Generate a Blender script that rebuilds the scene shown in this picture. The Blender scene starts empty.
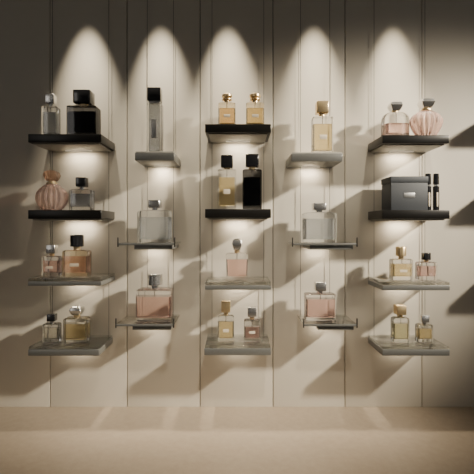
import bpy, bmesh, math, random
from mathutils import Vector
random.seed(4)
D=4.0; CZ=1.79; SD=0.40
S=bpy.context.scene
# ---------------------------------------------------------------- materials
def new(name):
    m=bpy.data.materials.new(name); m.use_nodes=True
    return m, m.node_tree.nodes, m.node_tree.links
def solid(name,col,rough=.5,metal=0.,bump=0.,coat=0.,scale=60):
    m,n,l=new(name); b=n['Principled BSDF']
    b.inputs['Roughness'].default_value=rough; b.inputs['Metallic'].default_value=metal
    b.inputs['Coat Weight'].default_value=coat
    tc=n.new('ShaderNodeTexCoord'); no=n.new('ShaderNodeTexNoise'); no.inputs['Scale'].default_value=scale
    l.new(tc.outputs['Object'],no.inputs['Vector'])
    r=n.new('ShaderNodeValToRGB')
    r.color_ramp.elements[0].position=.3; r.color_ramp.elements[1].position=.7
    r.color_ramp.elements[0].color=[c*.94 for c in col]+[1]; r.color_ramp.elements[1].color=[min(1,c*1.06) for c in col]+[1]
    l.new(no.outputs['Fac'],r.inputs['Fac']); l.new(r.outputs['Color'],b.inputs['Base Color'])
    if bump:
        bp=n.new('ShaderNodeBump'); bp.inputs['Strength'].default_value=bump; bp.inputs['Distance'].default_value=.01
        l.new(no.outputs['Fac'],bp.inputs['Height']); l.new(bp.outputs['Normal'],b.inputs['Normal'])
    return m
def glass(name,col,rough=.02,mix=.6,ior=1.45,bump=0):
    m,n,l=new(name); b=n['Principled BSDF']; o=n['Material Output']
    b.inputs['Base Color'].default_value=list(col)+[1]; b.inputs['Roughness'].default_value=rough
    b.inputs['Transmission Weight'].default_value=1; b.inputs['IOR'].default_value=ior
    t=n.new('ShaderNodeBsdfTransparent'); t.inputs['Color'].default_value=list(col)+[1]
    mx=n.new('ShaderNodeMixShader'); mx.inputs[0].default_value=mix
    l.new(t.outputs[0],mx.inputs[1]); l.new(b.outputs[0],mx.inputs[2]); l.new(mx.outputs[0],o.inputs['Surface'])
    return m
def frosted(name,col,tr=.5,rough=.3):
    m,n,l=new(name); b=n['Principled BSDF']
    b.inputs['Base Color'].default_value=list(col)+[1]; b.inputs['Roughness'].default_value=rough
    b.inputs['Transmission Weight'].default_value=tr; b.inputs['Coat Weight'].default_value=.5
    return m
M={}
M['clear']=glass('clear_glass',(.95,.95,.94),mix=.9,ior=1.5)
M['smoke']=glass('smoke_glass',(.62,.64,.66))
M['dark']=glass('dark_glass',(.16,.16,.165),mix=.9)
M['amber']=glass('amber_glass',(.94,.85,.68),mix=.88,ior=1.5)
M['peachg']=glass('peach_glass',(.95,.72,.60),rough=.06)
LQ=.95
M['liq_gold']=frosted('gold_perfume',(.93,.78,.46),LQ,.03)
M['liq_amber']=frosted('amber_perfume',(.91,.70,.42),LQ,.03)
M['liq_pink']=frosted('pink_perfume',(.95,.68,.63),LQ,.03)
M['liq_rose']=frosted('rose_perfume',(.94,.68,.61),LQ,.03)
M['liq_pale']=frosted('pale_perfume',(.93,.89,.78),.95,.03)
M['liq_green']=frosted('green_gold_perfume',(.80,.76,.50),LQ,.03)
M['liq_grey']=frosted('grey_perfume',(.45,.47,.50),.85,.08)
M['liq_black']=solid('black_bottle_core',(.015,.015,.017),.2)
M['peach']=frosted('peach_fluted_glass',(.96,.73,.64),.72,.06)
M['silverglass']=glass('silver_ribbed_glass',(.88,.89,.90),rough=.05,mix=.92)
M['black']=solid('black_lacquer',(.012,.012,.013),.18,coat=.6)
M['blackm']=solid('black_satin',(.02,.02,.021),.4)
M['gold']=solid('brushed_gold',(.86,.66,.38),.3,.9)
M['silver']=solid('polished_silver',(.78,.77,.75),.25,.95)
M['steel']=solid('satin_steel',(.42,.42,.41),.38,1)
M['greybox']=solid('charcoal_paper',(.035,.040,.048),.6,bump=.1,scale=120)
M['label']=solid('cream_label',(.62,.54,.42),.6)
M['shelfdark']=solid('dark_bronze_shelf',(.012,.011,.010),.28,.3)
M['shelfgrey']=solid('grey_metal_shelf',(.19,.19,.18),.34,.5)
M['shelfpale']=solid('pale_shelf_top',(.36,.34,.30),.35)
M['shelfglass']=glass('shelf_glass',(.93,.93,.91),mix=.65)
M['wire']=solid('dark_wire',(.05,.045,.04),.4,.8)
def emis(name,col,s):
    m,n,l=new(name); b=n['Principled BSDF']; b.inputs['Emission Color'].default_value=list(col)+[1]; b.inputs['Emission Strength'].default_value=s
    return m
M['led']=emis('led_diffuser',(1,.86,.66),.5)

def wallmat():
    m,n,l=new('greige_wall_panel'); b=n['Principled BSDF']; b.inputs['Roughness'].default_value=.55
    tc=n.new('ShaderNodeTexCoord'); a=n.new('ShaderNodeTexNoise'); a.inputs['Scale'].default_value=1.3; a.inputs['Detail'].default_value=4
    r=n.new('ShaderNodeValToRGB'); r.color_ramp.elements[0].color=(.58,.53,.445,1); r.color_ramp.elements[1].color=(.63,.58,.49,1)
    l.new(tc.outputs['Object'],a.inputs['Vector']); l.new(a.outputs['Fac'],r.inputs['Fac']); l.new(r.outputs['Color'],b.inputs['Base Color'])
    f=n.new('ShaderNodeTexNoise'); f.inputs['Scale'].default_value=180; l.new(tc.outputs['Object'],f.inputs['Vector'])
    bp=n.new('ShaderNodeBump'); bp.inputs['Strength'].default_value=.05; bp.inputs['Distance'].default_value=.004
    l.new(f.outputs['Fac'],bp.inputs['Height']); l.new(bp.outputs['Normal'],b.inputs['Normal'])
    return m
def floormat():
    m,n,l=new('beige_stone_floor'); b=n['Principled BSDF']; b.inputs['Roughness'].default_value=.38
    tc=n.new('ShaderNodeTexCoord'); a=n.new('ShaderNodeTexNoise'); a.inputs['Scale'].default_value=16; a.inputs['Detail'].default_value=9; a.inputs['Roughness'].default_value=.7
    r=n.new('ShaderNodeValToRGB'); r.color_ramp.elements[0].position=.2; r.color_ramp.elements[1].position=.8
    r.color_ramp.elements[0].color=(.29,.23,.17,1); r.color_ramp.elements[1].color=(.38,.31,.235,1)
    l.new(tc.outputs['Object'],a.inputs['Vector']); l.new(a.outputs['Fac'],r.inputs['Fac']); l.new(r.outputs['Color'],b.inputs['Base Color'])
    bp=n.new('ShaderNodeBump'); bp.inputs['Strength'].default_value=.03; bp.inputs['Distance'].default_value=.003
    l.new(a.outputs['Fac'],bp.inputs['Height']); l.new(bp.outputs['Normal'],b.inputs['Normal'])
    return m
M['wall']=wallmat(); M['floor']=floormat()
M['groove']=solid('groove_backing',(.05,.045,.04),.8); M['ceil']=solid('ceiling_paint',(.10,.095,.085),.8)
# ---------------------------------------------------------------- mesh builder
class B:
    def __init__(s): s.bm=bmesh.new(); s.mats=[]
    def mi(s,k):
        if k not in s.mats: s.mats.append(k)
        return s.mats.index(k)
    def ring(s,pts,z): return [s.bm.verts.new((x,y,z)) for x,y in pts]
    def skin(s,rings,k):
        i=s.mi(k); n=len(rings[0]); fs=[]
        for a,b in zip(rings,rings[1:]):
            for j in range(n): fs.append(s.bm.faces.new((a[j],a[(j+1)%n],b[(j+1)%n],b[j])))
        fs.append(s.bm.faces.new(rings[0][::-1])); fs.append(s.bm.faces.new(rings[-1]))
        for f in fs: f.material_index=i; f.smooth=True
    def rr(s,hx,hy,r,n=5):
        r=min(r,hx*.999,hy*.999); p=[]
        for cx,cy,a0 in((hx-r,hy-r,0),(-hx+r,hy-r,90),(-hx+r,-hy+r,180),(hx-r,-hy+r,270)):
            for i in range(n+1):
                a=math.radians(a0+90*i/n); p.append((cx+r*math.cos(a),cy+r*math.sin(a)))
        return p
    def loft(s,secs,k,cx=0,cy=0):      # (z,hx,hy,r)
        s.skin([s.ring([(x+cx,y+cy) for x,y in s.rr(hx,hy,r)],z) for z,hx,hy,r in secs],k)
    def block(s,hx,hy,z0,z1,r,k,bev=.006,cx=0,cy=0):
        b=min(bev,(z1-z0)*.45,hx*.5,hy*.5)
        s.loft([(z0,hx-b,hy-b,max(r-b,.001)),(z0+b*.3,hx-b*.3,hy-b*.3,r),(z0+b,hx,hy,r),(z1-b,hx,hy,r),(z1-b*.3,hx-b*.3,hy-b*.3,r),(z1,hx-b,hy-b,max(r-b,.001))],k,cx,cy)
    def rev(s,secs,k,nf=0,amp=0,n=96,cx=0,flat=1.,rot=0):   # (z,r[,amp factor])
        rs=[]
        for q in secs:
            z,r=q[0],q[1]; af=q[2] if len(q)>2 else 1
            pts=[]
            for j in range(n):
                t=2*math.pi*j/n+rot; m=1+(amp*af*(abs(math.cos(nf*t/2))-.6) if nf else 0)
                pts.append((cx+r*m*math.cos(t),r*m*math.sin(t)*flat))
            rs.append(s.ring(pts,z))
        s.skin(rs,k)
    def box(s,x0,x1,y0,y1,z0,z1,k,bev=0):
        s.block((x1-x0)/2,(y1-y0)/2,z0,z1,max(bev,.0005),k,bev=max(bev,.0005),cx=(x0+x1)/2,cy=(y0+y1)/2)
    def done(s,name,loc=(0,0,0),rotz=0,sharp=32):
        me=bpy.data.meshes.new(name); bmesh.ops.recalc_face_normals(s.bm,faces=s.bm.faces); s.bm.to_mesh(me); s.bm.free()
        for k in s.mats: me.materials.append(M[k])
        me.set_sharp_from_angle(angle=math.radians(sharp))
        o=bpy.data.objects.new(name,me); o.location=loc; o.rotation_euler[2]=rotz; S.collection.objects.link(o); return o
# ---------------------------------------------------------------- room
b=B()
seams=[-3.37,-2.62,-1.87,-1.10,-.37,.36,1.08,1.85,2.60,3.35]
ed=[-6.0]+seams+[6.0]; g=.004
for a,c in zip(ed,ed[1:]): b.box(a+g,c-g,0,.05,0,5.0,'wall',.003)
b.box(-6,6,.03,.12,0,5.0,'groove')  # dark backing behind the gaps between wall panels
b.done('wall_back')
b=B(); b.box(-6,6,-6,.12,-.1,0,'floor'); b.done('floor')
b=B(); b.box(-6,6,-1.3,.12,5.0,5.1,'ceil'); b.done('ceiling')
# ---------------------------------------------------------------- shelves
def area(name,parent,loc,sx,sy,e,col,rot):
    d=bpy.data.lights.new(name,'AREA'); d.shape='RECTANGLE'; d.size=sx; d.size_y=sy; d.energy=e; d.color=col
    o=bpy.data.objects.new(name,d); S.collection.objects.link(o); o.location=loc; o.rotation_euler=rot; o.parent=parent
    return o
def zf(py): return CZ+(228-py)/100*(D-SD)/D
SH={}
def shelf(key,x0,x1,pytop,th,style,light=1.0):
    z=zf(pytop); w=x1-x0; b=B()
    hx=w/2
    if style=='dark':
        b.box(-hx,hx,-SD,0,-th,0,'shelfdark',.004)
        b.box(-hx+.03,hx-.03,-SD+.03,-.01,-th-.012,-th+.001,'shelfpale',.002)
        zb=-th-.012
    elif style=='glass':
        b.box(-hx,hx,-SD,-.002,-.03,0,'shelfglass',.003)
        b.box(-hx,hx,-SD-.002,-SD+.03,-th,-.031,'shelfgrey',.003)
        b.box(-hx,hx,-.03,0,-th,-.031,'shelfgrey',.003)
        b.box(-hx,-hx+.02,-SD+.03,-.03,-th,-.031,'shelfgrey',.002)
        b.box(hx-.02,hx,-SD+.03,-.03,-th,-.031,'shelfgrey',.002)
        zb=-th+.01
    elif style=='grey':
        b.box(-hx,hx,-SD,0,-th,-.012,'shelfgrey',.004)
        b.box(-hx+.008,hx-.008,-SD+.008,-.004,-.0125,0,'shelfpale',.002)
        zb=-th
    elif style=='slab':       # glass plate carried on a slim metal tray
        b.box(-hx+.004,hx-.004,-SD+.004,-.002,-.022,0,'shelfglass',.003)
        b.box(-hx,hx,-SD,0,-th,-.023,'shelfgrey',.004)
        zb=-th
    elif style=='tray':       # glass plate on a steel ledge with little end pins
        b.box(-hx,hx,-SD,-.002,-.014,0,'shelfglass',.002)
        b.box(-hx,hx,-SD-.004,-SD+.006,-.02,-.002,'shelfgrey',.001)
        b.box(-hx*.45,hx*.9,-SD+.02,0,-th,-.015,'shelfgrey',.003)
        for sx in(-hx,hx): b.box(sx-.005,sx+.005,-SD-.006,-SD+.006,-.035,.05,'wire')
        zb=-th
    b.box(-hx*.4,hx*.4,-.088,-.074,zb-.006,zb+.002,'led',.002)
    o=b.done('wall_display_shelf',((x0+x1)/2,0,z))
    if light: area('under_shelf_light',o,(0,-.085,zb-.016),w*.35,.03,1.5*light,(1,.86,.65),(math.radians(14),0,0))
    SH[key]=(z,x0,x1)
L,R=-1.881,-1.222
shelf('1a',L,R,134,.075,'dark'); shelf('1b',L,R,210,.08,'dark'); shelf('1c',L,R,278,.07,'glass',.5); shelf('1d',L,R-.02,347,.08,'slab',.4)
shelf('2a',-.92,-.565,151,.085,'grey'); shelf('2b',-1.071,-.56,243,.06,'tray',.6); shelf('2c',-1.09,-.57,324,.06,'tray',.4)
shelf('3a',-.288,.306,124,.075,'dark'); shelf('3b',-.288,.306,209,.08,'dark'); shelf('3c',-.288,.306,282,.07,'glass',.5); shelf('3d',-.295,.306,346,.085,'slab',.4)
shelf('4a',.49,.95,152,.085,'grey'); shelf('4b',.50,1.08,243,.06,'tray',.6); shelf('4c',.60,1.08,324,.06,'tray',.4)
shelf('5a',1.31,1.91,135,.075,'dark'); shelf('5b',1.31,1.915,210,.08,'dark'); shelf('5c',1.31,1.915,282,.075,'glass',.5); shelf('5d',1.31,1.915,347,.08,'slab',.4)
# unseen shelves added past the right edge to cast shadows into view
shelf('6a',2.62,3.4,95,.085,'grey',0); shelf('6b',2.62,3.4,175,.085,'grey',0); shelf('6c',2.62,3.4,265,.08,'grey',0)
# suspension cables per shelf column
for cx0,cx1,zb,ins in((L,R,zf(350),.05),(-.92,-.60,zf(326),.03),(-.288,.306,zf(350),.04),(.60,.95,zf(326),.03),(1.31,1.915,zf(350),.05)):
    b=B()
    for x in(cx0+ins,cx1-ins):
        b.loft([(zb,.002,.002,.0018),(5.0,.002,.002,.0018)],'wire',x,-.03)
    b.done('shelf_suspension_cables')
# ---------------------------------------------------------------- bottles
K=.0094
def place(b,name,key,pxc,dep=.24,rot=0):
    z=SH[key][0]; x=(pxc-237)/100*(D-dep)/D
    return b.done(name,(x,-dep,z+.0008),rot)
def neckcap(b,z0,ztop,cw,neck='gold',cap='black',ncw=.45,style='block',nh=.22):
    H=ztop-z0; n1=z0+H*nh; hx=cw/2
    b.rev([(z0-.004,hx*ncw),(z0+.002,hx*ncw*1.15),(n1-.002,hx*ncw*1.15),(n1,hx*ncw)],neck,n=24)
    if style=='block': b.block(hx,hx*.9,n1,ztop,hx*.2,cap,bev=.006)
    elif style=='cyl':
        b.rev([(n1,hx*.95),(n1+.003,hx),(ztop-.006,hx),(ztop-.002,hx*.95),(ztop,hx*.88)],cap,n=32)
    elif style=='crystal':
        h=ztop-n1
        b.loft([(n1,hx*.6,hx*.6,.004),(n1+h*.2,hx*.8,hx*.8,.006),(n1+h*.55,hx,hx,.01),(n1+h*.85,hx*.85,hx*.85,.008),(ztop,hx*.5,hx*.5,.004)],cap)
    elif style=='stopper':
        h=ztop-n1
        b.rev([(n1,hx*.5),(n1+h*.1,hx*.9),(n1+h*.2,hx*.9),(n1+h*.25,hx*.6),(n1+h*.5,hx*.95),(n1+h*.75,hx*.95),(n1+h*.95,hx*.55),(ztop,hx*.2)],cap,n=24)
def rect(key,pxc,w,h,bh,cw,gl='clear',liq='liq_gold',cap='black',neck='gold',cst='block',label=None,dr=.62,r=.014,fill=.82,dep=.24,rot=0,sh=.1,taper=0,name='perfume_bottle',nh=.22):
    """w,h,bh,cw: width, total height, body height, cap width"""
    b=B(); hx=w*K/2; hy=hx*dr; H=h*K; BH=bh*K
    s=BH*sh
    t=1-taper
    b.loft([(0,hx*t-.008,hy*t-.008,r*.6),(.003,hx*t-.002,hy*t-.002,r),(.010,hx*t,hy*t,r),(BH-s,hx,hy,r),(BH-s*.55,hx*.985,hy*.97,r),(BH-s*.2,hx*.90,hy*.86,r),(BH,hx*.72,hy*.7,r)],gl)
    if liq:
        i=.013; zb=.035; zt=zb+(BH-s-zb)*fill; ri=max(r-.008,.004)
        b.loft([(zb,hx*t-i-.006,hy*t-i-.006,ri),(zb+.006,hx*t-i,hy*t-i,ri),(zt,hx-i,hy-i,ri)],liq)
        if zt+.01<BH: b.rev([(zt+.001,.0035),(BH-.004,.0035)],'silver',n=8)
    neckcap(b,BH,H,cw*K,neck,cap,style=cst,nh=nh)
    if label:
        lw,lz0,lz1=hx*.36,BH*.38,BH*.50
        b.box(-lw,lw,-hy-.0025,-hy-.0003,lz0,lz1,label,.001)
    return place(b,name,key,pxc,dep,rot)
def ribbed(key,pxc,w,h,bh,cw,gl,cap,neck,dr=.6,nr=15,dep=.24):
    b=B(); hx=w*K/2; hy=hx*dr; BH=bh*K
    # one continuous corrugated wall
    def ring(m):
        base=b.rr(hx*m,hy*m,.03); P=[]
        n=len(base)
        per=[]; tot=0
        for i in range(n):
            a=Vector(base[i]); c=Vector(base[(i+1)%n]); per.append((a,c,tot,(c-a).length)); tot+=(c-a).length
        N=nr*2*8
        for k in range(N):
            s=tot*k/N
            for a,c,t0,ln in per:
                if t0<=s<t0+ln+1e-9:
                    p=a+(c-a)*((s-t0)/max(ln,1e-9)); break
            q=p*(1-.035*(.5+.5*math.cos(2*math.pi*k/8)))
            P.append((q.x,q.y))
        return P
    secs=[(0,.94),(.004,.985),(.012,1),(BH*.90,1),(BH*.95,.97),(BH*.985,.88),(BH,.72)]
    b.skin([b.ring(ring(m),z) for z,m in secs],gl)
    i=.024
    b.loft([(.03,hx-i,hy-i,.012),(BH*.78,hx-i,hy-i,.012)],'silver_liq')
    neckcap(b,BH,h*K,cw*K,neck,cap,style='block')
    return place(b,'ribbed_perfume_bottle',key,pxc,dep)
M['silver_liq']=frosted('silvery_perfume',(.84,.86,.87),.85,.08)
def fluted(key,pxc,w,h,bh,cw,prof,gl,cap,neck,nf=18,amp=.12,flat=.7,cst='crystal',dep=.24):
    b=B(); R0=w*K/2; BH=bh*K
    secs=[(z*BH,r*R0,1 if .03<z<.97 else .3) for z,r in prof]
    b.rev(secs,gl,nf=nf,amp=amp,n=nf*8,flat=flat)
    b.rev([(BH-.004,cw*K*.42),(BH+.008,cw*K*.42)],neck,n=32)
    neckcap(b,BH+.006,h*K,cw*K,neck,cap,style=cst,nh=.16)
    return place(b,'fluted_perfume_bottle',key,pxc,dep)
urn=[(0,.42),(.03,.50),(.1,.60),(.25,.78),(.42,.92),(.58,1.0),(.72,.97),(.84,.80),(.93,.55),(1,.36)]
ball=[(0,.50),(.03,.58),(.1,.72),(.22,.88),(.38,.99),(.52,1.0),(.68,.93),(.82,.74),(.92,.52),(1,.34)]
# column 1
rect('1a',51,15,43,31,9,'clear','liq_grey','silver','silver','block',dr=.7,r=.008,sh=.06)
rect('1a',84,29,46,31,17,'dark','liq_black','black','gold',r=.01,label=None,dr=.55,sh=.06,nh=.14)
fluted('1b',52,31,40,27,13,ball,'peach','peachg','gold',amp=.09)
rect('1b',82,21,33,21,10,'clear','liq_grey','black','silver',dr=.7,sh=.08)
rect('1c',52,17,31,20,9,'clear','liq_rose','silver','gold',label='label')
rect('1c',77,25,41,26,13,'amber','liq_rose','black','gold',cst='cyl',label='label',dr=.55)
rect('1d',52,16,28,19,8,'clear','liq_pale','black','silver')
rect('1d',77,23,36,25,12,'clear','liq_gold','silver','gold',cst='crystal',dr=.6)
# column 2
b=B(); hw=7.5*K
b.block(hw,hw*.8,0,66*K*.76,.006,'clear',bev=.006); b.block(hw*.72,hw*.55,.03,66*K*.74,.004,'liq_grey',bev=.004)
b.block(hw*.78,hw*.65,66*K*.76,66*K*.80,.004,'silver'); b.block(hw*.86,hw*.7,66*K*.80,66*K,.005,'black',bev=.005)
b.box(-hw*.35,hw*.35,-hw*.8-.002,-hw*.8-.0003,.14,.32,'silver',.001)
place(b,'tall_perfume_bottle','2a',155,.22)
ribbed('2b',155,33,42,32,12,'silverglass','silver','silver',.55)
rect('2c',155,35,46,32,15,'clear','liq_rose','silver','silver',cst='cyl',dr=.55,label=None,r=.03)
# column 3
rect('3a',227,17,35,25,11,'amber','liq_amber','gold','gold',cst='stopper',label='label')
rect('3a',255,18,35,25,12,'amber','liq_gold','gold','gold',cst='stopper',label='label')
rect('3b',227,18,54,40,12,'clear','liq_gold','black','gold',r=.006,sh=.05,nh=.12,label='label')
rect('3b',252,19,55,40,13,'dark','liq_black','black','gold',r=.006,sh=.05,nh=.16,label=None)
rect('3c',237,22,41,27,10,'clear','liq_rose','silver','gold',cst='crystal',dr=.6,taper=.08)
rect('3d',226,16,40,26,9,'clear','liq_gold','gold','gold',label='label')
rect('3d',252,16,34,22,9,'clear','liq_pink','silver','gold',label='label',fill=.7)
# column 4
rect('4a',322,20,53,38,12,'clear','liq_gold','gold','gold',r=.008,sh=.06,label='label')
ribbed('4b',319,33,39,30,13,'silverglass','silver','silver',.5)
rect('4c',320,30,38,27,11,'clear','liq_pink','silver','silver',r=.01,sh=.06,dr=.5)
# column 5
rect('5a',395,25,37,25,12,'clear','liq_rose','silver','gold',cst='crystal',r=.05,sh=.35,dr=.7)
fluted('5a',426,31,40,28,13,urn,'peach','silver','gold',amp=.13)
b=B(); hx=18*K
b.block(hx,hx*.7,0,27*K,.004,'greybox',bev=.004); b.block(hx+.004,hx*.7+.004,27*K+.002,33*K,.004,'greybox',bev=.004)
b.block(hx-.004,hx*.7-.004,27*K-.01,27*K+.004,.003,'blackm',bev=.001)
b.box(-hx*.3,hx*.3,-hx*.7-.002,-hx*.7-.0002,12*K,17*K,'steel',.0008)
place(b,'perfume_gift_box','5b',404,.22)
for px in(428,436):
    b=B(); r=3*K
    b.rev([(0,r*.9),(.004,r),(24*K,r),(24*K+.003,r*.9)],'black',n=24); b.rev([(24*K,r*.75),(26*K,r*.75)],'silver',n=24)
    b.rev([(26*K,r*.85),(26*K+.004,r*.95),(37*K-.004,r*.9),(37*K,r*.7)],'black',n=24)
    b.box(-r*.25,r*.25,-r-.001,-r+.002,4*K,18*K,'label',.0005)
    place(b,'perfume_travel_spray','5b',px,.24)
rect('5c',401,20,33,21,10,'clear','liq_gold','gold','gold',cst='cyl',label='label')
rect('5c',426,18,27,18,9,'clear','liq_pink','black','gold',cst='cyl',label=None)
rect('5d',400,16,37,25,10,'clear','liq_green','gold','gold',label=None)
rect('5d',424,15,27,18,8,'clear','liq_gold','silver','silver',label=None)
# ---------------------------------------------------------------- lights
def spot(name,loc,tgt,e,col,ang,blend,rad):
    d=bpy.data.lights.new(name,'SPOT'); d.energy=e; d.color=col; d.spot_size=math.radians(ang); d.spot_blend=blend; d.shadow_soft_size=rad
    o=bpy.data.objects.new(name,d); S.collection.objects.link(o); o.location=loc
    o.rotation_euler=(Vector(tgt)-Vector(loc)).to_track_quat('-Z','Y').to_euler(); return o
for px in(77,155,227,320,405):
    x=(px-237)/100*.93
    b=B(); b.rev([(0,.05),(.004,.055),(.36,.055),(.365,.05)],'blackm',n=32); b.rev([(-.004,.04),(.001,.04)],'led',n=32)
    o=b.done('ceiling_downlight',(x,-.34,4.62))
    s=spot('downlight_bulb',(x,-.34,4.60),(x,-.15,3.0),560,(1,.89,.70),33,1,.02)
    s.location=(0,0,-.02); s.parent=o
spot('key_track_light',(8,-4.5,6.2),(.15,0,1.15),11000,(1,.90,.73),25.5,1,.28)
spot('floor_wash_light',(.6,-3.6,5.2),(0,-.25,.25),620,(1,.90,.73),33,1,.15)
# world: dim room with two added bright patches behind the viewer, for glass highlights
w=bpy.data.worlds.new('World'); S.world=w; w.use_nodes=True
n=w.node_tree.nodes; l=w.node_tree.links; bg=n['Background']
tc=n.new('ShaderNodeTexCoord'); sx=n.new('ShaderNodeSeparateXYZ'); l.new(tc.outputs['Generated'],sx.inputs[0])
def mth(op,a,b=None):
    q=n.new('ShaderNodeMath'); q.operation=op
    for i,v in enumerate((a,b)):
        if v is None: continue
        if isinstance(v,(int,float)): q.inputs[i].default_value=v
        else: l.new(v,q.inputs[i])
    return q.outputs[0]
ax=mth('ABSOLUTE',sx.outputs[0])
glint_patch=mth('MULTIPLY',mth('MULTIPLY',mth('GREATER_THAN',ax,.44),mth('LESS_THAN',ax,.53)),mth('MULTIPLY',mth('LESS_THAN',sx.outputs[1],-.3),mth('MULTIPLY',mth('GREATER_THAN',sx.outputs[2],-.05),mth('LESS_THAN',sx.outputs[2],.5))))
l.new(mth('ADD',mth('MULTIPLY',glint_patch,1.6),.025),bg.inputs[1]); bg.inputs[0].default_value=(1,.95,.88,1)
# ---------------------------------------------------------------- camera
cd=bpy.data.cameras.new('camera'); cd.sensor_width=36; cd.lens=36*400/474; cd.shift_y=-9/474
co=bpy.data.objects.new('camera',cd); S.collection.objects.link(co); co.location=(0,-D,CZ); co.rotation_euler=(math.radians(90),0,0); S.camera=co
